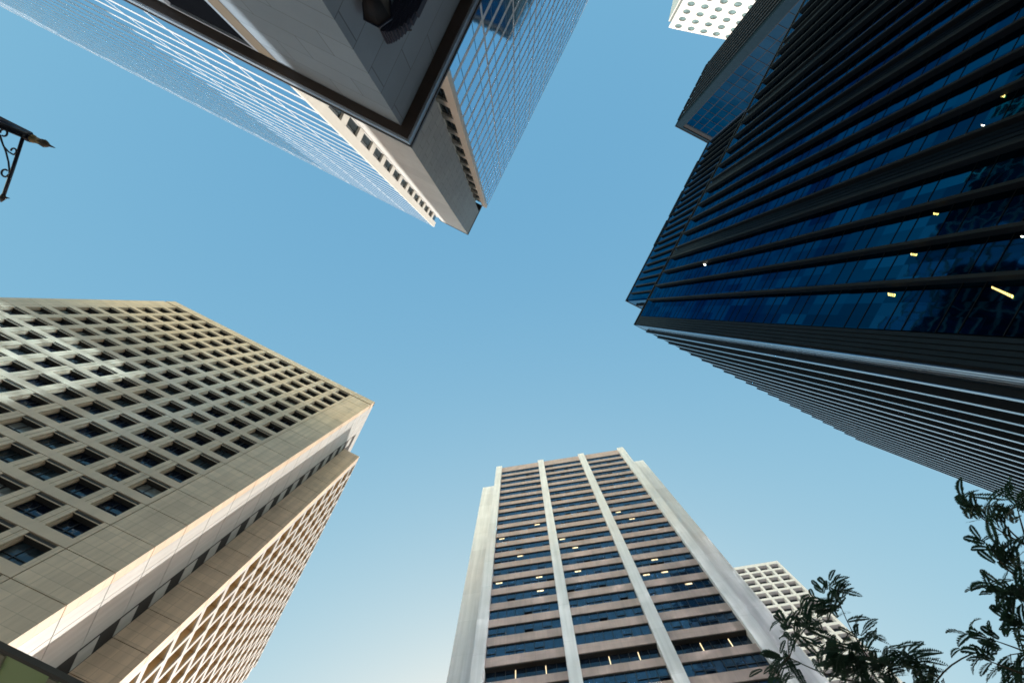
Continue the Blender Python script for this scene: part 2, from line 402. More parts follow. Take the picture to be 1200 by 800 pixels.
# ================================================================== banded tower (picture bottom)
HB = 112.0; zr = HB + EYE; FB = 3.2
c0 = W(728, 526, zr); c1 = W(583.5, 548.5, zr)
fr = Frame('banded_office_tower', c0, c1 - c0); R = fr.root
tag(R, 'tall office tower with pinkish brown bands, dark window strips and four white pilasters', 'office tower')
WB = float(np.linalg.norm(c1 - c0))
M['conc_white'] = stone('pale_concrete', (.84, .81, .85), var=.05, rough=.7, tile=(9, 6.4), mortar=.86, msize=.03, streak=.14, bump=.08)
M['brown'] = stone('pink_brown_granite', (.53, .39, .36), var=.12, rough=.5, tile=(1.55, 1.4), mortar=.85, msize=.02, streak=.12)
M['bglass'] = glass('tower_glass', (.010, .028, .065), pane=(1.0, 3.2), ior=1.9, tilt=.035, tint=(.55, .8, 1), off=(0, .9))
M['lamp'] = plain('office_lamp', (.9, .8, .6), emit=((1.0, .72, .38), .55))
wl = MB()
wl.box(.05, WB - .05, -4.2, -.75, 0, zr - .3, 1)
wl.box(.0, WB, -1.2, -.05, zr - 3.1, zr, 0)                    # parapet band
wl.box(.3, WB - .3, -4, -1.3, zr - 1, zr - .2, 0)
wl.build('wall', [M['brown'], M['joint']], R)
pil = [(-.45, 1.0), (9.0, 10.4), (18.7, 20.05), (WB - 1.05, WB + .3)]
for a, b in pil:
    p = MB(); p.box(a, b, -1.0, .42, 0, zr + .12); p.build('pilaster', M['conc_white'], R)
w = MB(); w.box(-4.7, -.455, -26, -3.4, 0, zr - .2); w.build('wing_wall', M['conc_white'], R)
w = MB(); w.box(WB + .305, WB + 4.3, -26, -4.0, 0, zr - .2); w.build('wing_wall', M['conc_white'], R)
w = MB(); w.box(-.4, WB + .25, -25.5, -4.3, 0, zr - .8); w.build('core', M['conc_white'], R)
bays = [(1.0, 9.0), (10.4, 18.7), (20.05, WB - 1.05)]
lampmb = MB(); lampmb.box(0, 1.15, -.03, 0, -.16, 0)
rngb = random.Random(11)
litfl = {12: [.2, .5], 13: [.35, .6, .85], 14: [.3, .55, .8, .93], 15: [.5, .8], 17: [.6], 16: [.25], 11: [.7], 9: [.3, .75], 10: [.55]}
for k in range(23):
    zt = zr - 3.1 - k * FB; mech = (k == 19)
    for bi, (a, b) in enumerate(bays):
        hb = 1.85 if not mech else 2.1
        s = MB(); s.box(a, b, -.7, .0, zt - FB, zt - hb); s.box(a, b, -.74, -.19 if not mech else -.62, zt - hb, zt - hb + .07, 1); s.box(a, b, -.74, -.06, zt - .12, zt - .002, 1)
        s.build('spandrel', [M['brown'], M['joint']], R)
        wb = MB(); yg = -.17 if not mech else -.60
        wb.poly([(a, yg, zt - hb), (a, yg, zt), (b, yg, zt), (b, yg, zt - hb)], 0)
        n = 8; w1 = (b - a) / n
        for i in range(n + 1):
            x = a + i * w1
            wb.box(max(a, x - .03), min(b, x + .03), yg + .004, yg + .05, zt - hb + .08, zt - .13, 1)
            if i < n and not mech and rngb.random() < .55:      # opening light: a lower sash frame
                wb.box(x + .05, x + w1 - .05, yg + .01, yg + .08, zt - hb + .62, zt - hb + .68, 1)
                wb.box(x + .04, x + .09, yg + .01, yg + .07, zt - hb + .1, zt - hb + .62, 1)
                if rngb.random() < .12:
                    wb.poly([(x + .06, yg + .02, zt - hb + .66), (x + w1 - .06, yg + .02, zt - hb + .66), (x + w1 - .06, yg + .34, zt - hb + .14), (x + .06, yg + .34, zt - hb + .14)], 0)
        ob = wb.build('window_strip' if not mech else 'louvre_strip', [M['bglass'] if not mech else M['win_dark'], M['dark_metal']], R)
        if mech:
            for t in (.25, .62):
                l = MB(); l.box(a + (b - a) * t, a + (b - a) * t + .09, yg + .06, yg + .12, zt - 1.6, zt - .35); l.build('tube_lamp', M['lamp'], ob)
        for t in litfl.get(k, []):
            if rngb.random() < .42:
                x = a + (b - a) * ((t + bi * .13) % .9 + .03)
                l = MB(); l.box(x, x + .85, yg + .012, yg + .03, zt - .52, zt - .24); l.build('ceiling_lamp', M['lamp'], ob)
low = MB(); low.box(0, WB, -.7, -.02, 0, zr - 3.1 - 23 * FB); low.build('lower_wall', M['brown'], R)

# ================================================================== white grid tower (far, lower right)
HF = 150.0; zr = HF + EYE; FF = 3.28
c0 = W(910.8, 656.5, zr); c1 = W(862, 664.2, zr)
fr = Frame('grid_office_tower', c0, c1 - c0); R = fr.root
tag(R, 'white concrete tower with an even grid of square windows, behind the banded tower', 'office tower')
M['white_grid'] = stone('white_grid_concrete', (.66, .63, .655), var=.05, rough=.7, streak=.06)
pF = 3.55; nF = 5; fw = MB(); items = []
fw.box(.2, nF * pF, -26, -1.2, 0, zr - .5, 0)
fw.box(0, nF * pF + .7, -1.2, 0, zr - 1.4, zr, 0)
for k in range(34):
    zt = zr - 1.4 - k * FF
    fw.box(0, nF * pF + .7, -1.2, 0, zt - FF, zt - FF + .95, 0)
    for i in range(nF + 1): fw.box(i * pF, i * pF + .75, -1.2, -.004, zt - FF + .95, zt, 0)
    for i in range(nF): items.append((0, None, (i * pF + .75, -1.15, zt - FF + .95)))
    for i in range(nF): fw.box(i * pF + .75, (i + 1) * pF, -1.18, -.55, zt - FF + .95, zt - FF + 1.25, 0)
fw.box(0, nF * pF + .7, -1.2, 0, 0, zr - 1.4 - 34 * FF, 0)
fw.box(-.0, .9, -26, -1.205, 0, zr - .02, 0)
fu = window_unit(pF - .75, FF - .95, (.5,), ())
items = [(0, fu, p) for _, _, p in items]
fw.build('wall', M['white_grid'], R)
rank_parts(fr, 'window', items, [M['win_dark'], M['dark_metal']])

# ================================================================== white tower with round windows (far, top right)
HJ = 250.0; kJ = HJ / 180.0; zr = HJ + EYE
c0 = W(783.5, 32.5, zr); c1 = W(847.5, 45.8, zr)
fr = Frame('round_window_tower', c0, c1 - c0); R = fr.root
tag(R, 'white tower with rows of round windows, behind the dark tower at the top', 'office tower')
M['white_tile'] = stone('white_tile', (.60, .60, .585), var=.03, rough=.45, bump=.03)
M['jglass'] = glass('round_glass', (.10, .16, .165), pane=(4.6, 4.2), ior=1.7, tilt=.08, metal=0.0)
jw = MB(); pj = 4.62 * kJ; fj = 4.15 * kJ; rj = 1.3 * kJ; NS = 20; nj = 8; items = []
def holed(x0, x1, z0, z1, cx, cz, r, d):
    out = []; inn = []
    for i in range(NS):
        a = 2 * pi * (i + .5) / NS; ca, sa = cos(a), sin(a)
        kx = ((x1 - cx) if ca > 0 else (x0 - cx)) / ca; kz = ((z1 - cz) if sa > 0 else (z0 - cz)) / sa
        kk = min(abs(kx), abs(kz)); out.append((cx + kk * ca, 0, cz + kk * sa)); inn.append((cx + r * ca, 0, cz + r * sa))
    for i in range(NS):
        j = (i + 1) % NS
        jw.poly([out[j], out[i], inn[i], inn[j]], 0)
        jw.poly([inn[j], inn[i], (inn[i][0], -d, inn[i][2]), (inn[j][0], -d, inn[j][2])], 0)
    for cxn, czn in ((x0, z0), (x1, z0), (x1, z1), (x0, z1)):
        near = sorted(range(NS), key=lambda i: (out[i][0] - cxn) ** 2 + (out[i][2] - czn) ** 2)[:2]
        jw.poly([out[near[0]], (cxn, 0, czn), out[near[1]]], 0)
ru = MB(); ru.poly([(rj * cos(2 * pi * i / NS), 0, rj * sin(2 * pi * i / NS)) for i in range(NS)][::-1], 0)
ru.tube([(rj * .97 * cos(2 * pi * i / NS), .05, rj * .97 * sin(2 * pi * i / NS)) for i in range(NS + 1)], .05, n=5, mat=1, cap=False)
for k in range(18):
    zc = zr - 2.6 - k * fj
    for i in range(nj):
        x0 = .9 + i * pj
        holed(x0, x0 + pj, zc - fj / 2, zc + fj / 2, x0 + pj / 2, zc, rj, .45)
        items.append((0, ru, (x0 + pj / 2, -.43, zc)))
ztj = zr - 2.6 + fj / 2; zbj = zr - 2.6 - 17.5 * fj
jw.box(0, .9, -.8, 0, zbj, zr, 0); jw.box(.9, .9 + nj * pj, -.8, 0, ztj, zr, 0)
jw.box(.9 + nj * pj, 1.8 + nj * pj, -.8, 0, zbj, zr, 0); jw.box(0, 1.8 + nj * pj, -.8, 0, 0, zbj, 0)
jw.box(.6, 1.4 + nj * pj, -30, -.8, 0, zr - .5, 0); jw.box(-.9, .597, -28, -2.2, 0, zr - 1.0, 0)
jw.build('wall', M['white_tile'], R)
rank_parts(fr, 'round_window', items, [M['jglass'], M['white_tile']])

# ================================================================== dark finned tower (picture right)
HR = 88.0; zr = HR + EYE; FR = 3.6
c0 = W(743.4, 380.2, zr); c1 = W(998, 510, zr)
fr = Frame('finned_office_tower', c0, c1 - c0); R = fr.root; frR = fr
tag(R, 'dark glass tower with black upright fins and ribbed panels, nearest on the right', 'office tower')
L2 = float(np.linalg.norm(c1 - c0)); L1 = 73.0
M['rglass'] = glass('blue_dark_glass', (.015, .066, .108), pane=(.9, FR), metal=1.0, ior=1.8, tilt=.022, tint=(.26, .42, .54), var=.45, wave=.006)
M['bronze'] = plain('black_bronze', (.008, .009, .012), rough=.65, spec=.12)
M['nosing'] = plain('shaded_aluminium', (.022, .027, .032), rough=.8, spec=.05, metal=0.0)  # fin edges, shade of the darker front put into the colour
M['nosing_lit'] = plain('lit_aluminium', (.30, .40, .50), rough=.22, spec=.4, metal=1.0)  # same fin edges on the lit front, sun and sky put into colour
M['louvre'] = plain('ribbed_dark_panel', (.012, .020, .030), rough=.8, spec=.08)
w = MB(); w.box(.4, L2 - .4, -L1, -.5, 0, zr - .4, 0); w.box(.1, L2 - .1, -.6, -.1, zr - .9, zr, 0); w.box(.1, .6, -L1, -.6, zr - .9, zr, 0)
w.build('core', M['bronze'], R)
zt = zr - 2.4
s = (HR) / FPX
# --- front 1 (plane x=0): bays 17.3 px, ribbed panel 12.4 px
per = [29.5 - 17.8, 29.5, 47.2, 65.0, 82.5]
yl = []; louv = [(0.0, 1.8)]; fins = []
t = 1.8
finpos = []
bay = 2.76; lw = 1.95; cyc = 4 * bay + lw
start = 83.5 * s
fins1 = []
for j in range(-1, 6):
    a = start + j * cyc
    louv.append((a, a + lw))
    for i in range(0, 4):
        u = a + lw + i * bay
        if i > 0: fins1.append(u)
    fins1 += [a, a + lw]
fins1 = sorted(u for u in fins1 if 2.2 < u < L1 - .1)
louv = [(a, b) for a, b in louv if a < L1 - 2 and b > 0 and not (0 < a < 2.2)]
FD = .55
def fin_parts(name, depth, th, z0, z1, nose):
    a_ = MB(); a_.box(-th / 2, th / 2, 0, depth - .04, z0, z1); b_ = MB(); b_.box(-th / 2 - .012, th / 2 + .012, depth - .038, depth, z0, z1)
    return a_.mesh(name, [M['bronze']]), b_.mesh('nosing', [nose])
def put_fin(name, ms, loc, rot):
    o = bpy.data.objects.new(name, ms[0]); C.objects.link(o); o.parent = R; o.location = loc; o.rotation_euler = (0, 0, rot)
    q = bpy.data.objects.new('nosing', ms[1]); C.objects.link(q); q.parent = o
fm1 = fin_parts('fin', FD, .2, 0, zt, M['nosing'])
for u in fins1:
    put_fin('fin', fm1, (.02, -u, 0), pi / 2)
def ribbed(a, b, z0, z1, side):
    m = MB(); n = 5; d = (b - a) / n
    for i in range(n):
        lo, hi = a + i * d + d * .14, a + (i + 1) * d - d * .14
        if side == 1: m.box(-.10, .15, -hi, -lo, z0, z1)
        else: m.box(lo, hi, -.15, .10, z0, z1)
    if side == 1: m.box(-.02, .3, -b, -a, z0, z1, 1)
    else: m.box(a, b, -.3, .02, z0, z1, 1)
    return m
for a, b in louv:
    ribbed(a + .09, b - .09, 0, zr - (1.2 if a < 1 else 1.8), 1).build('ribbed_panel', [M['louvre'], M['bronze']], R)
# glass bays
def gbay(a, b, side):
    m = MB()
    if side == 1: m.poly([(.03, -a, 0), (.03, -a, zr - .9), (.03, -b, zr - .9), (.03, -b, 0)], 0)
    else: m.poly([(a, -.03, 0), (a, -.03, zr - .9), (b, -.03, zr - .9), (b, -.03, 0)], 0)
    z = zr - .9
    while z > 5:
        for hh in (0, 1.3):
            if side == 1: m.box(.0, .025, -b, -a, z - hh - .05, z - hh, 1)
            else: m.box(a, b, -.025, .0, z - hh - .05, z - hh, 1)
        z -= FR
    return m
ed = sorted(set([1.8] + fins1 + [L1])); inl = lambda a, b: any(abs(a - p) < .05 and abs(b - q) < .05 for p, q in louv)
for a, b in zip(ed[:-1], ed[1:]):
    if not inl(a, b): gbay(a, b, 1).build('glass_bay', [M['rglass'], M['bronze']], R)
# --- front 2 (plane y=0)
p2 = 2.25; fins2 = [2.05 + i * p2 for i in range(20) if 2.05 + i * p2 < L2]
fm2 = fin_parts('fin', FD, .3, 0, zt, M['nosing_lit'])
for u in fins2:
    put_fin('fin', fm2, (u, -.02, 0), 0)
pm2 = MB()
rb = ribbed(.05, 1.8, 0, zr - 1.2, 2); rb.build('ribbed_panel', [M['nosing_lit'], M['bronze']], R)  # ribbed corner panel here takes the lit colour
M['rglass2'] = glass('coated_dark_glass', (.35, .38, .40), pane=(1.1, FR), ior=1.6, metal=.85, tilt=.014, var=.3, wave=.006, rough=.05)
ed = [1.8] + fins2 + [L2]
for a, b in zip(ed[:-1], ed[1:]):
    if b - a > .2: gbay(a, b, 2).build('glass_bay', [M['rglass2'], M['bronze']], R)
cp = MB(); cp.box(-.06, .16, -L1, .06, zr - .05, zr + .35); cp.box(.16, L2 + .06, -.16, .06, zr - .05, zr + .35); cp.build('parapet', M['bronze'], R)
# --- set-back upper storeys
HA = 112.0; za = HA + EYE
a0 = fr.loc(W(733, 352.5, za)); a1 = fr.loc(W(832, 168, za))
ax, ay, ae = float(a0[0]), float(a0[1]), float(a1[1])
print('attic', ax, ay, ae, a1)
at = MB(); at.box(ax + .25, L2 - 3, ae, ay - .25, zr - .3, za - .2, 1)
at.box(ax + .0, ax + .24, ae, ay - .24, zr, za - 1.4, 0); at.box(ax + .245, L2 - 3, ay - .24, ay - .0, zr, za - 1.4, 0)
at.box(ax - .05, ax + .6, ae, ay - .6, za - .5, za + .15, 1); at.box(ax - .05, L2 - 3, ay - .6, ay + .05, za - .5, za + .15, 1)
for j in range(5):                                              # rail segments for the cleaning cradle
    y0 = ay - 14 - j * 7.4
    if y0 - 6.4 > ae: at.box(ax - .35, ax - .2, y0 - 6.4, y0, za - .9, za - .6, 1); at.box(ax - .35, ax - .05, y0 - 6.4, y0 - 6.3, za - .9, za - .6, 1); at.box(ax - .35, ax - .05, y0 - .1, y0, za - .9, za - .6, 1)
at.build('upper_storeys', [M['rglass'], M['bronze']], R)
fa = fin_parts('upper_fin', .4, .16, zr, za - 3.0, M['nosing'])
u = ay - 1.7; i = 0
while u > ae + .3:
    put_fin('upper_fin', fa, (ax + .01, u, 0), pi / 2)
    u -= 1.78; i += 1
for i in range(6):
    put_fin('upper_fin', fa, (ax + 2 + i * 1.78, ay - .01, 0), 0)
# lit lamps seen behind the glass
M['lamp2'] = plain('strip_lamp', (.9, .8, .5), emit=((1.0, .78, .22), 1.3))
M['lamp3'] = plain('spot_lamp', (.9, .9, .8), emit=((1.0, .92, .72), 3.0))
def onfront(px, py):
    lo, hi = 3.0, zr
    for _ in range(50):
        mid = (lo + hi) / 2; q = fr.loc(W(px, py, mid))
        if q[0] < 0: lo, hi = lo, mid
        else: lo, hi = mid, hi
        # outside the plane (x<0) while the height is too small
    return None
def hit1(px, py):
    best = None
    for z in np.linspace(5, zr, 1500):
        q = fr.loc(W(px, py, z))
        if best is None or abs(q[0]) < abs(best[0]): best = (q[0], q[1], z)
    return best
def lamp_quad(pts, m):
    l = MB(); q = [hit1(*p) for p in pts]
    q = [np.array([-.008, a[1], a[2]]) for a in q]
    l.poly(q, 0); l.poly([v + np.array([.006, 0, 0]) for v in q][::-1], 0)
    return l, q
l, q = lamp_quad(((1162, 335.2), (1187.5, 346), (1187, 349.6), (1162.5, 337.8)), 'lamp2')
for i in range(1, 10):                                          # louvres across the strip lamp
    t = i / 10; a = q[0] * (1 - t) + q[1] * t; b = q[3] * (1 - t) + q[2] * t; d = (q[1] - q[0]) * .018
    l.poly([a - d - [.004, 0, 0], a + d - [.004, 0, 0], b + d - [.004, 0, 0], b - d - [.004, 0, 0]], 1)
l.build('lit_lamp', [M['lamp2'], M['bronze']], R)
for px, py, w_, h_, m in ((1045, 345, 9, 5, 'lamp2'), (1071, 298, 8, 4, 'lamp2'), (1097, 250.5, 6, 3.5, 'lamp2'), (1174, 111, 9, 7, 'lamp2'), (1152, 147, 4, 2.2, 'lamp3'),
                          (826, 310, 2.6, 2.6, 'lamp3'), (828.5, 307, 1.8, 1.8, 'lamp3'), (818.5, 326, 2.2, 2.2, 'lamp3'), (806.5, 349, 2.2, 2.2, 'lamp3'), (1198, 277, 4, 2.6, 'lamp3')):
    l, q = lamp_quad(((px - w_ / 2, py - h_ * .35), (px + w_ / 2, py - h_ * .1), (px + w_ * .35, py + h_ / 2), (px - w_ * .4, py + h_ * .3)), m)
    if w_ > 5:
        for t in (.3, .55, .8):
            a = q[0] * (1 - t) + q[1] * t; b = q[3] * (1 - t) + q[2] * t; d = (q[1] - q[0]) * .06
            l.poly([a - d - [.004, 0, 0], a + d - [.004, 0, 0], b + d - [.004, 0, 0], b - d - [.004, 0, 0]], 1)
    l.build('lit_lamp', [M[m], M['bronze']], R)

# ================================================================== louvred tower behind the finned tower
HS = 88.0 * 1.97; zr = HS + EYE
c0 = W(792, 147.3, zr); c1 = W(835.5, 167, zr)
fr = Frame('louvred_tower', c0, frR.x); R = fr.root
e1 = fr.loc(W(830.5, 71.5, zr)); LS = -float(e1[1]); WS = 26.0
print('S local', frR.loc(c0), 'len', LS)
tag(R, 'dark tower with fine louvres and a tiled glass front, rising behind the finned tower', 'office tower')
M['sglass'] = glass('grey_blue_glass', (.04, .085, .14), pane=(2.6, 4.4), metal=1.0, tilt=.006, rough=.06, var=.10, tint=(.15, .28, .42))
w = MB(); w.box(.3, WS, -LS, -.3, 0, zr - .5, 0); w.build('core', stone('slate_wall', (.16, .20, .23), var=.1), R)
m = MB(); m.box(2.3, WS, -.3, 0, 0, zr - 4.6, 0)
x = 2.3
while x < WS: m.box(x - .07, x + .07, .0, .06, 0, zr - 4.6, 1); x += 2.6
z = zr - 4.6
while z > 20: m.box(2.3, WS, .0, .05, z - .12, z, 1); z -= 4.4
m.build('glass_front', [M['sglass'], M['bronze']], R)
M['slate'] = plain('slate_panel', (.008, .018, .028), rough=.9, spec=.02)
m = MB(); m.box(0, 2.25, -.3, .04, 0, zr, 0); m.box(0, .3, -2.0, -.3, 0, zr, 0); m.build('corner_panel', M['slate'], R)
m = MB(); m.box(2.25, WS, -.3, .05, zr - 1.4, zr, 0); m.box(2.25, WS, -.3, .05, zr - 4.5, zr - 4.0, 0); m.box(2.3, WS, -.3, -.2, zr - 4.0, zr - 1.4, 1); m.build('parapet', [M['slate'], M['bronze']], R)
m = MB(); m.box(-.15, 2.3, -.6, .2, zr, zr + .5); m.box(2.3, WS, -.35, .2, zr, zr + .5); m.box(-.15, .3, -LS, -.6, zr, zr + .5); m.build('coping', M['bronze'], R)
lm = MB(); lm.box(-.22, .3, -.42, .42, 0, zr - 2.0); lm = lm.mesh('louvre_fin', [M['bronze']])
y = -2.4
while y > -LS:
    o = bpy.data.objects.new('louvre_fin', lm); C.objects.link(o); o.parent = R; o.location = (0, y, 0); y -= 2.55
m = MB()
for j in range(6):
    y0 = -1.5 - j * 4.3
    if y0 - 3.6 > -LS: m.box(-.55, -.36, y0 - 3.6, y0, zr - 1.5, zr - .9); m.box(-.55, .0, y0 - .2, y0, zr - 1.5, zr - .9); m.box(-.55, .0, y0 - 3.6, y0 - 3.4, zr - 1.5, zr - .9)
m.build('roof_rail', M['bronze'], R)

# ================================================================== curtain-wall tower with stone corner (picture top)
HT = 75.5; kT = HT / 73.0; zr = HT + EYE
c0 = W(548.3, 275, zr); c1 = W(565.5, 241.8, zr)
cl = W(518, 259, zr)
xd = (c1 - c0) / np.linalg.norm(c1 - c0); yd = (c0 - cl) / np.linalg.norm(c0 - cl)
xd2 = xd + np.array([yd[1], -yd[0]])                            # average of both fronts
R2 = W(690, 0, zr); R1 = W(570, 244, zr); xd = (R2 - R1) / np.linalg.norm(R2 - R1)
fr = Frame('curtain_wall_tower', c0, xd); R = fr.root; frT = fr
tag(R, 'glass curtain wall tower with pale stone corner and bronze edged cornice, overhead at the top', 'office tower')
rx, ry = [float(v) for v in fr.loc(R1)]; lc = fr.loc(W(508.5, 266, zr)); lx, ly = [float(v) for v in lc]
l0 = fr.loc(cl); print('T', rx, ry, lx, ly, 'leftface', l0, 'L far', fr.loc(W(38, 0, zr)))
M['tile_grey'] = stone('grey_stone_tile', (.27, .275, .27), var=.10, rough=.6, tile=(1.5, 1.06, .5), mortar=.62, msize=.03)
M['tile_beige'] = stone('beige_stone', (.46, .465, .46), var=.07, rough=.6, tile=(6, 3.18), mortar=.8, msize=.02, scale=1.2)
M['cream'] = stone('cream_panel', (.60, .58, .53), var=.04, rough=.6)
M['white_band'] = stone('white_enamel', (.58, .61, .65), var=.03, rough=.4, bump=.0)
M['tglass'] = glass('blue_mirror_glass', (.40, .62, .80), pane=(2.3, 2.05), ior=1.6, metal=1.0, rough=.06, tilt=.004, var=.10, wave=.004)
HP = 24.0; zp = HP + EYE
tx = 3.77 * kT; lyf = float(l0[1])
w = MB()
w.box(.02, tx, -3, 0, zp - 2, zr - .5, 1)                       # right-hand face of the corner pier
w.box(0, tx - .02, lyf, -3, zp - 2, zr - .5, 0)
w.box(-.008, .02, lyf, -.0, zp - 2, zr - .5, 0)                 # left-hand face skin
w.box(-.02, rx - .01, -3, .02, zr - .5, zr + .3, 3); w.box(-.02, 1, lyf - .3, -3, zr - .5, zr + .3, 3)
w.box(tx, rx + .5, -3.0, -1.6, zp - 2, zr - .6, 2); w.box(1.2, 3, ly - .5, lyf, zp - 2, zr - .6, 2)
w.box(rx + .3, rx + 56, ly, ry - .35, zp - 2, zr - .4, 2)
w.box(lx + .35, rx + 40, ly - 81, ly - .3, zp - 2, zr - .4, 2)
w.build('corner_pier', [M['tile_beige'], M['tile_grey'], M['joint'], M['joint']], R)
# return walls with ladder windows
PL = 3.18 * kT
lad = MB(); lad.box(rx, rx + .3, ry - .75, ry - .0, zp - 2, zr, 0); lad.box(rx + .02, rx + .3, -1.6, ry - 1.95, zp - 2, zr, 0)
lad2 = MB(); lad2.box(lx, lx + .72, ly - .3, ly, zp - 2, zr, 0); lad2.box(lx + 1.55, lx + 2.6, ly - .3, ly - .02, zp - 2, zr, 1); lad2.box(lx + 1.75, lx + 1.85, ly - .02, ly + .03, zp - 2, zr, 0)
lw1 = MB(); lw1.poly([(0, 0, 0), (0, 0, 2.3), (0, -1.2, 2.3), (0, -1.2, 0)][::1], 0); lw1.box(-.05, -.005, -.62, -.56, 0, 2.3, 1)
lw2 = MB(); lw2.poly([(0, 0, 0), (.83, 0, 0), (.83, 0, 2.3), (0, 0, 2.3)][::-1], 0)
mA = lw1.mesh('pier_window', [M['win_mid'], M['dark_metal']]); mB = lw2.mesh('pier_window', [M['win_mid']])
k = 0
while True:
    zt = zr - 1.0 - k * PL
    if zt < zp: break
    lad.box(rx + .01, rx + .3, ry - 1.95, ry - .75, zt - PL, zt - 2.3, 0); lad2.box(lx + .72, lx + 1.55, ly - .3, ly - .01, zt - PL, zt - 2.3, 0)
    o = bpy.data.objects.new('pier_window', mA); C.objects.link(o); o.parent = R; o.location = (rx + .2, ry - .75, zt - 2.3)
    o = bpy.data.objects.new('pier_window', mB); C.objects.link(o); o.parent = R; o.location = (lx + .72, ly - .2, zt - 2.3)
    k += 1
lad.build('return_wall', M['cream'], R); lad2.build('return_wall', [M['cream'], M['tile_beige']], R)
# curtain walls: one strip of panes and one band per level on each front
PB = 2.07 * kT; k = 0; LR = 55.0; LLf = 80.0
while True:
    zt = zr - k * PB; zb = zt - PB
    if zb < zp - 2: break
    g = MB()
    g.poly([(rx, ry - .085, zb + .5), (rx, ry - .085, zt), (rx + LR, ry - .085, zt), (rx + LR, ry - .085, zb + .5)][::1], 0)
    j = 0
    for mm, kind in ((3.2, 1), (12.7, 2), (28.7, 2)):
        u = mm * .1304 * kT
        while u < LR:
            if kind == 1: g.box(rx + u - .10, rx + u + .10, ry - .09, ry - .077, zb + .5, zt, 1)
            else: g.box(rx + u - .03, rx + u + .03, ry - .09, ry - .079, zb + .5, zt, 2)
            u += 35.3 * .1304 * kT
    g.build('glass_strip', [M['tglass'], M['white_band'], M['dark_metal']], R)
    b = MB(); b.box(rx, rx + LR, ry - .1, ry - .077, zb, zb + .5); b.build('white_band', M['white_band'], R)
    g = MB()
    g.poly([(lx + .085, ly, zb + .42), (lx + .085, ly - LLf, zb + .42), (lx + .085, ly - LLf, zt), (lx + .085, ly, zt)][::-1], 0)
    for mm, kind in ((3.2, 1),):
        u = mm * .1304 * kT
        while u < LLf:
            if kind == 1: g.box(lx + .077, lx + .09, ly - u - .07, ly - u + .07, zb + .42, zt, 1)
            u += 35.3 * .1304 * kT
    g.build('glass_strip', [M['tglass'], M['white_band'], M['dark_metal']], R)
    b = MB(); b.box(lx + .077, lx + .1, ly - LLf, ly, zb, zb + .42); b.build('white_band', M['white_band'], R)
    k += 1
b = MB(); b.box(rx, rx + LR, ry - .3, ry - .07, zr, zr + .3); b.box(lx + .07, lx + .3, ly - LLf, ly, zr, zr + .3); b.build('parapet', M['white_band'], R)
# --- lower stone storeys with bronze cornice
pc = fr.loc(W(470, 147.5, zp)); px_, py_ = [float(v) for v in pc]
co = fr.loc(W(481, 170.5, zp + .5)); ox, oy = float(co[0]), float(co[1])
print('podium', px_, py_, 'cornice', ox, oy)
M['stone_big'] = stone('grey_limestone', (.17, .22, .28), var=.06, rough=.65, tile=(3.4, 1.7, .5), mortar=.5, msize=.025)
M['bronze_brown'] = plain('brown_bronze', (.035, .022, .017), rough=.5)
M['trim'] = plain('pale_metal_trim', (.40, .45, .52), rough=.4, metal=.7)
pd = MB()
op = fr.loc(W(298.5, 56.4, zp - .35)); oq = fr.loc(W(199.5, 6.2, zp - .35)); oy1, oy0 = float(op[1]), float(oq[1]); oh = 9.0
print('opening', oy1, oy0, op, oq)
zo = zp - .35
pd.box(px_, px_ + 40, py_ - 30, py_, 0, zp, 0) if False else None
pd.box(px_ + .62, px_ + 45, py_ - 60, py_, 0, zp, 0)
pd.box(px_, px_ + .62, oy1 + .25, py_, 0, zp, 0)                # corner to opening
pd.box(px_, px_ + .62, py_ - 60, oy0 - .25, 0, zp, 0)
pd.box(px_, px_ + .62, oy0 - .25, oy1 + .25, 0, zo - oh, 0)
pd.box(px_, px_ + .62, oy0 - .25, oy1 + .25, zo + .25, zp, 0)
pd.build('stone_base', M['stone_big'], R)
M['black_glass'] = plain('black_glass', (.004, .005, .007), rough=1.0, spec=.0)
M['bounce_tint'] = stone('bounce_tint', (.10, .085, .066), var=.06)  # brown bounce off the cornice, put into a colour
g = MB(); g.poly([(px_ + .1, oy0, zo - oh), (px_ + .1, oy0, zo), (px_ + .1, oy1, zo), (px_ + .1, oy1, zo - oh)][::1], 0)
tr = .16
tw = g.build('tall_window', M['black_glass'], R); g = MB()
g.box(px_ - .03, px_ + .3, oy1 - .02, oy1 + .2, zo - oh, zo + .2); g.box(px_ - .03, px_ + .3, oy0 - .2, oy0 + .02, zo - oh, zo + .2)
g.box(px_ - .025, px_ + .3, oy0 + .02, oy1 - .02, zo + .0, zo + .2); g.build('frame', M['trim'], tw)
g = MB(); g.box(px_ - .03, px_ - .004, oy1 + .21, oy1 + 1.15, zo - oh, zo + .1); g.build('bounce_strip', M['bounce_tint'], R)  # added strip, its colour stands for light bounced off the cornice
c = MB()
c.box(ox + .12, px_ - .0, py_ - 60, oy - .12, zp - .02, zp + .35, 0); c.box(px_, px_ + 45, py_ + .0, oy - .12, zp - .02, zp + .35, 0)
cor = c.build('cornice', M['bronze_brown'], R)
c = MB(); c.box(ox, ox + .115, py_ - 60, oy, zp + .06, zp + .52, 0); c.box(ox + .115, px_ + 45, oy - .115, oy, zp + .06, zp + .52, 0)
c.box(ox - .05, ox + .3, py_ - 60, oy + .05, zp + .53, zp + .72, 1); c.box(ox + .3, px_ + 45, oy - .3, oy + .05, zp + .53, zp + .72, 1)
c.box(ox + .12, px_ + 44, py_ - 60, oy - .12, zp + .36, zp + .6, 1)
c.build('trim', [M['trim'], M['bronze_brown']], cor)

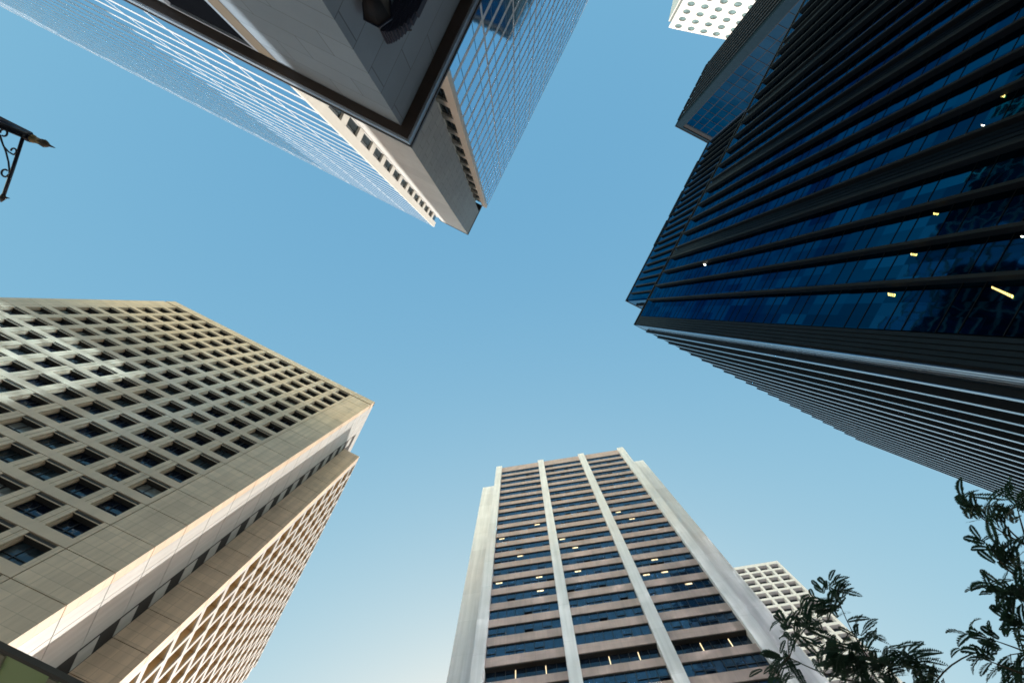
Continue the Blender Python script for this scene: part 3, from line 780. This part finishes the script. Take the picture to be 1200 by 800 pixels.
# ribbed dome awning and lantern on the stone wall
M['navy'] = plain('navy_canvas', (.010, .014, .035), rough=.7)
def onpod(px, py, out=0.0):
    best = None
    for z in np.linspace(5, zp, 1200):
        q = fr.loc(W(px, py, z))
        if best is None or abs(q[1] - py_ - out) < abs(best[1] - py_ - out): best = (q[0], q[1], z)
    return best
qa = onpod(447, 33); qb = onpod(486, -30)
print('awning', qa, qb)
aw = bpy.data.objects.new('ribbed_awning', None); C.objects.link(aw)
A = 1.9; wc_ = fr.world(qa[0] + A * .92, py_ + .02, qa[2]); aw.location = wc_; aw.rotation_euler = R.rotation_euler
tag(aw, 'navy half-round awning of stepped ribs on the grey stone wall under the cornice', 'awning')
m = MB(); ns = 11; BW = .95
for i in range(ns):
    y0 = .03 + BW * i / ns; y1 = y0 + BW / ns - .02; hl = A * sqrt(max(0.02, 1 - ((y0 + y1) / 2 / (BW + .05)) ** 2)); zz_ = .05 * i
    m.box(-hl, hl, y0, y1, -.12 - .0 * i, .75 - zz_)
    if i < ns - 1: m.box(-hl * .97, hl * .97, y1, y1 + .02, .0, .6 - zz_)
m.build('canopy', M['navy'], aw)
fm = MB()
for sx in (-1, 1): fm.tube([(sx * A * .7, .0, .9), (sx * A * .6, .8, .45)], .03, n=6)
fm.build('frame', M['dark_metal'], aw)
ql = onpod(430, -14, .55); print('lantern', ql)
la = bpy.data.objects.new('wall_lantern', None); C.objects.link(la); la.location = fr.world(ql[0], py_ + .55, ql[2]); la.rotation_euler = R.rotation_euler
tag(la, 'dark tapering lantern on the grey stone wall beside the awning', 'lantern')
m = MB(); m.tube([(0, 0, -.1), (0, 0, .05), (0, 0, 1.1)], [.06, .22, .5], n=6); m.build('body', M['bronze'], la)
m = MB()
m.tube([(0, 0, 1.1), (0, 0, 1.25), (0, 0, 1.6)], [.56, .5, .1], n=6); m.box(-.05, .05, -.55, 0, 1.2, 1.3); m.build('frame', M['navy'], la)

# ================================================================== glass footbridge roof (bottom left corner)
zc = 9.0
e0 = W(-60, 729, zc); e1 = W(150, 833, zc)
fr = Frame('glass_canopy', e1, e0 - e1); R = fr.root           # y outward = towards the picture's upper right
tag(R, 'green tinted glass canopy roof with a dark edge beam, in front of the granite block', 'canopy')
Lc = float(np.linalg.norm(e1 - e0))
M['cgl'] = glass('green_glass', (.42, .46, .30), pane=(1.2, 1.2), ior=1.5, tilt=.01, var=.3)
_t = M['cgl'].node_tree; _tr = N(_t, 'ShaderNodeBsdfTranslucent'); _tr.inputs[0].default_value = (.50, .55, .33, 1); _mx = N(_t, 'ShaderNodeMixShader'); _mx.inputs[0].default_value = .6
_t.links.new(_t.nodes['Principled BSDF'].outputs[0], _mx.inputs[1]); _t.links.new(_tr.outputs[0], _mx.inputs[2]); _t.links.new(_mx.outputs[0], _t.nodes['Material Output'].inputs[0])
M['cstripe'] = stone('frosted_panel', (.33, .30, .22), var=.1, rough=.5)
M['beam'] = plain('olive_beam', (.05, .045, .035), rough=.5)
for y_ in (0, -3.9):
    m = MB(); m.box(0, Lc, y_ - .07, y_, zc, zc + .10); m.build('edge_beam', M['beam'], R)
m = MB(); m.box(0, Lc, -3.9, -.1, zc + .06, zc + .08); m.build('glass_roof', M['cgl'], R)
i = 0; x = .3
while x < Lc:
    m = MB(); m.box(x, x + .16, -3.9, -.1, zc + .0, zc + .055); m.build('rib', M['cstripe'], R); x += .95; i += 1
for x in (.4, Lc - .5):
    m = MB(); m.tube([(x, -3, 0), (x, -3, zc + .05)], .1, n=10); m.build('column', M['beam'], R)
m = MB()
for j in range(6): m.box(.5 + j * .95, .5 + j * .95 + .75, -1.5 - .0, -.75, zc + .03, zc + .05)
m.build('frosted_strip', M['cstripe'], R)

# ================================================================== ornamental street lamp (left edge)
zl = 7.0
lp = bpy.data.objects.new('street_lamp', None); C.objects.link(lp); bx = W(-70, 118, zl); lp.location = (bx[0], bx[1], 0)
tag(lp, 'navy wrought iron street lamp arm with gold band, spear tip and scroll bracket', 'street lamp')
M['iron'] = plain('navy_iron', (.012, .016, .035), rough=.4)
M['gold'] = plain('old_gold', (.30, .22, .10), rough=.45, metal=.4)
def L(px, py, z=zl): q = W(px, py, z); return (q[0] - bx[0], q[1] - bx[1], z)
m = MB(); m.tube([(0, 0, 0), (0, 0, .5), (0, 0, 1.0), (0, 0, 6.8), (0, 0, 7.6), (0, 0, 8.0)], [.16, .16, .09, .07, .07, .02], n=14); m.build('post', M['iron'], lp)
a0, a1 = np.array(L(-70, 118)), np.array(L(38, 162.5))
m = MB(); m.tube([a0, a1], .037, n=14)
dd = (a1 - a0) / np.linalg.norm(a1 - a0); sd = np.cross(dd, [0, 0, 1])
for s_ in (-1, 1): m.tube([a0 + sd * .02 * s_ - np.array([0, 0, .042]), a1 + sd * .02 * s_ - np.array([0, 0, .042])], .012, n=6)
m.tube([a1 - dd * .06, a1 - dd * .02], .052, n=14); arm_ = m.build('arm', M['iron'], lp)
m = MB(); m.tube([a1, a1 + dd * .012, a1 + dd * .02, a1 + dd * .105, a1 + dd * .11], [.044, .046, .037, .033, .04], n=14); m.build('gold_band', M['gold'], arm_)
b1 = a1 + dd * .11
m = MB(); m.tube([b1, b1 + dd * .03, b1 + dd * .06, b1 + dd * .09, b1 + dd * .16], [.036, .045, .032, .014, .003], n=12); m.build('finial', plain('tip_bronze', (.10, .075, .06), rough=.5), arm_)
m = MB(); m.tube([L(27, 161, zl - .03), L(15, 198, zl - .03), L(3.5, 231, zl - .03)], .017, n=8); m.build('bracket_bar', M['iron'], lp)
def spiral(cx, cy, r0, r1, a0_, a1_, n=26):
    return [L(cx + (r0 + (r1 - r0) * i / n) * cos(a0_ + (a1_ - a0_) * i / n), cy + (r0 + (r1 - r0) * i / n) * sin(a0_ + (a1_ - a0_) * i / n), zl - .03) for i in range(n + 1)]
m = MB()
m.tube([L(0, 158, zl - .03), L(3, 168, zl - .03), L(7, 178, zl - .03), L(10, 190, zl - .03), L(11, 200, zl - .03), L(11, 204, zl - .03)], .009, n=6)
m.tube([L(0, 158, zl - .03), L(1, 163, zl - .03), L(4, 171, zl - .03), L(10, 178, zl - .03), L(15, 181, zl - .03)] + spiral(15.5, 177, 4.2, 2.5, pi / 2, -pi * 1.0), .009, n=6)
m.tube([L(0, 156, zl - .03)] + spiral(4.5, 156.5, 5, 3, -pi * .8, pi * .7), .010, n=6)
m.tube([L(11, 204, zl - .03)] + spiral(6, 202.5, 4.8, 3.5, pi * .35, pi * 1.75), .010, n=6); m.build('scroll', M['iron'], lp)
m = MB(); m.tube([L(5, 226, zl - .03), L(3, 232, zl - .03), L(1, 237, zl - .03)], [.012, .03, .004], n=8); m.tube([L(3, 231, zl - .03), L(11.5, 232.5, zl - .03)], [.02, .003], n=6); m.build('leaf_tip', plain('tip_dark', (.06, .05, .045), rough=.5), lp)

# ================================================================== street tree (bottom right)
M['leaf'], t_, p_ = newmat('leaf')
oi = N(t_, 'ShaderNodeTexCoord'); nz = N(t_, 'ShaderNodeTexNoise'); nz.inputs['Scale'].default_value = 3.0
t_.links.new(oi.outputs['Object'], nz.inputs['Vector']); cr = N(t_, 'ShaderNodeValToRGB')
cr.color_ramp.elements[0].color = (.013, .032, .027, 1); cr.color_ramp.elements[1].color = (.035, .072, .048, 1)
t_.links.new(nz.outputs[0], cr.inputs[0]); t_.links.new(cr.outputs[0], p_.inputs['Base Color']); p_.inputs['Roughness'].default_value = .5
_tr = N(t_, 'ShaderNodeBsdfTranslucent'); _tr.inputs[0].default_value = (.05, .11, .06, 1); _mx = N(t_, 'ShaderNodeMixShader'); _mx.inputs[0].default_value = .35
t_.links.new(p_.outputs[0], _mx.inputs[1]); t_.links.new(_tr.outputs[0], _mx.inputs[2]); t_.links.new(_mx.outputs[0], t_.nodes['Material Output'].inputs[0])
M['bark'] = stone('bark', (.07, .055, .04), var=.3, rough=.9, scale=4)
rt = random.Random(5)
tr = bpy.data.objects.new('feathery_tree', None); C.objects.link(tr); tz = 6.2
tb = W(1245, 930, tz); tr.location = (tb[0], tb[1], 0)
tag(tr, 'street tree with feathery dark leaves reaching in at the lower right', 'tree')
T0 = np.array([tb[0], tb[1], 0.0])
def P(px, py, z): q = W(px, py, z); return np.array([q[0], q[1], z]) - T0
trunk = MB(); crown = MB()
trunk.tube([(0, 0, 0), (.05, .02, 2), (-.03, .05, 4.4), (0, 0, tz)], [.2, .16, .13, .10], n=12)
def bez(a, b, c, n=10): return [(1 - t) ** 2 * a + 2 * t * (1 - t) * b + t * t * c for t in [i / n for i in range(n + 1)]]
def frond(base, d, L_):
    """one feathery leaf: a drooping midrib with close pairs of slim leaflets"""
    d = d / np.linalg.norm(d); n = rt.randint(16, 21)
    side = np.cross(d, np.array([rt.gauss(0, .35), rt.gauss(0, .35), 1.0])); side /= np.linalg.norm(side)
    up = np.cross(side, d)
    droop = rt.uniform(.2, .6); prev = None
    for i in range(n):
        t = (i + .4) / n
        c = base + d * L_ * t - np.array([0, 0, 1.0]) * droop * L_ * t * t
        wdt = L_ * .22 * (sin(pi * min(1, t * .9 + .12)) ** .7)
        for s_ in (-1, 1):
            ax = side * s_ + d * .75 + up * rt.uniform(-.25, .15); ax /= np.linalg.norm(ax)
            q = np.cross(ax, up); q /= np.linalg.norm(q)
            h = L_ * .036
            crown.poly([c, c + ax * wdt * .45 + q * h, c + ax * wdt, c + ax * wdt * .5 - q * h], 0)
    crown.poly([base + side * .004, base - side * .004, base + d * L_ - np.array([0, 0, 1.0]) * droop * L_], 0)
def spray(p, d, n, L_, spread=.8):
    for _ in range(int(n * 2.8 + .5)):
        v = np.array([d[0] + rt.gauss(0, spread), d[1] + rt.gauss(0, spread), rt.gauss(0, .45)])
        frond(p + np.array([rt.gauss(0, .06), rt.gauss(0, .06), rt.gauss(0, .08)]), v, L_ * rt.uniform(.7, 1.12))
def limb(pts, rad, leafy, n, L_, along=.35, spread=.8):
    trunk.tube(pts, [rad * (1 - .8 * i / (len(pts) - 1)) for i in range(len(pts))], n=7)
    for i in range(1, len(pts)):
        if i / (len(pts) - 1) >= along:
            d = pts[i] - pts[i - 1]; d[2] = 0; d = d / (np.linalg.norm(d) + 1e-6)
            spray(pts[i], d, n, L_, spread)
top = np.array([0, 0, tz])
# limb along the right-hand edge
l1 = bez(top, P(1270, 800, 7.6), P(1205, 640, 8.4)); limb(l1, .06, True, 3, .34, .35)
for (x, y, z, n, L_) in ((1135, 592, 8.3, 7, .36), (1170, 600, 8.5, 7, .36), (1190, 585, 8.6, 6, .36), (1160, 640, 8.2, 6, .33), (1185, 650, 8.3, 7, .35),
                         (1165, 690, 8.0, 8, .34), (1180, 720, 8.0, 9, .35), (1195, 690, 8.1, 8, .36), (1150, 745, 7.8, 6, .30), (1135, 765, 7.7, 5, .28), (1175, 770, 7.8, 8, .33), (1195, 790, 7.8, 8, .33), (1215, 740, 8, 8, .35), (1230, 660, 8.2, 8, .35)):
    src = min(l1, key=lambda q: np.linalg.norm(q - P(x + 35, y + 40, z)))
    e = P(x, y, z); pts = bez(src, (src + e) / 2 + np.array([rt.gauss(0, .08), rt.gauss(0, .08), .1]), e, 6)
    trunk.tube(pts, [.016 * (1 - .75 * i / 6) for i in range(7)], n=5)
    for q in pts[4:]:
        d = q - src; d[2] = 0; spray(q, d / (np.linalg.norm(d) + 1e-6), max(1, n // 3), L_, .75)
# limb running left below the picture, with the drooping spray by the white grid tower
l2 = bez(top, P(1120, 880, 7.0), P(1045, 800, 7.4)); limb(l2, .05, True, 2, .30, .75)
l3 = bez(l2[-1], P(1010, 770, 7.5), P(986, 712, 7.6), 8); trunk.tube(l3, [.012 * (1 - .6 * i / 8) for i in range(9)], n=5)
l4 = bez(l2[-1], P(990, 805, 7.4), P(925, 770, 7.4), 8); trunk.tube(l4, [.014 * (1 - .6 * i / 8) for i in range(9)], n=5)
l5 = bez(l2[7], P(1080, 790, 7.4), P(1140, 765, 7.7), 8); trunk.tube(l5, [.012 * (1 - .3 * i / 8) for i in range(9)], n=5)
for (x, y, z, n, L_) in ((980, 690, 7.6, 7, .26), (975, 712, 7.6, 6, .26), (965, 705, 7.6, 4, .24), (925, 740, 7.4, 7, .28), (945, 735, 7.4, 6, .27), (920, 775, 7.4, 6, .26), (985, 760, 7.4, 9, .30), (1005, 775, 7.4, 10, .30),
                         (965, 775, 7.4, 4, .28), (1030, 780, 7.4, 9, .30), (1055, 770, 7.4, 6, .28), (1075, 785, 7.4, 8, .28), (1095, 795, 7.4, 6, .26), (1010, 745, 7.4, 5, .27), (910, 795, 7.4, 5, .28)):
    cand = l2 + l3 + l4 + l5; e = P(x, y, z); src = min(cand, key=lambda q: np.linalg.norm(q - e))
    trunk.tube(bez(src, (src + e) / 2 + np.array([0, 0, .06]), e, 4), [.008, .007, .006, .005, .003], n=4)
    d = e - src; d[2] = 0; spray(e, d / (np.linalg.norm(d) + 1e-3), n, L_, .9)
# the rest of the crown, outside the frame
for _ in range(26):
    e = P(1245 + rt.uniform(10, 260), 800 + rt.uniform(-200, 180), rt.uniform(6.8, 8.6)); pts = bez(top, (top + e) / 2 + np.array([0, 0, .5]), e, 6)
    trunk.tube(pts, [.03 * (1 - .8 * i / 6) for i in range(7)], n=5)
    for q in pts[3:]: spray(q, np.array([rt.gauss(0, 1), rt.gauss(0, 1), 0]), 3, .35)
trunk.build('trunk', M['bark'], tr); crown.build('crown', M['leaf'], tr)
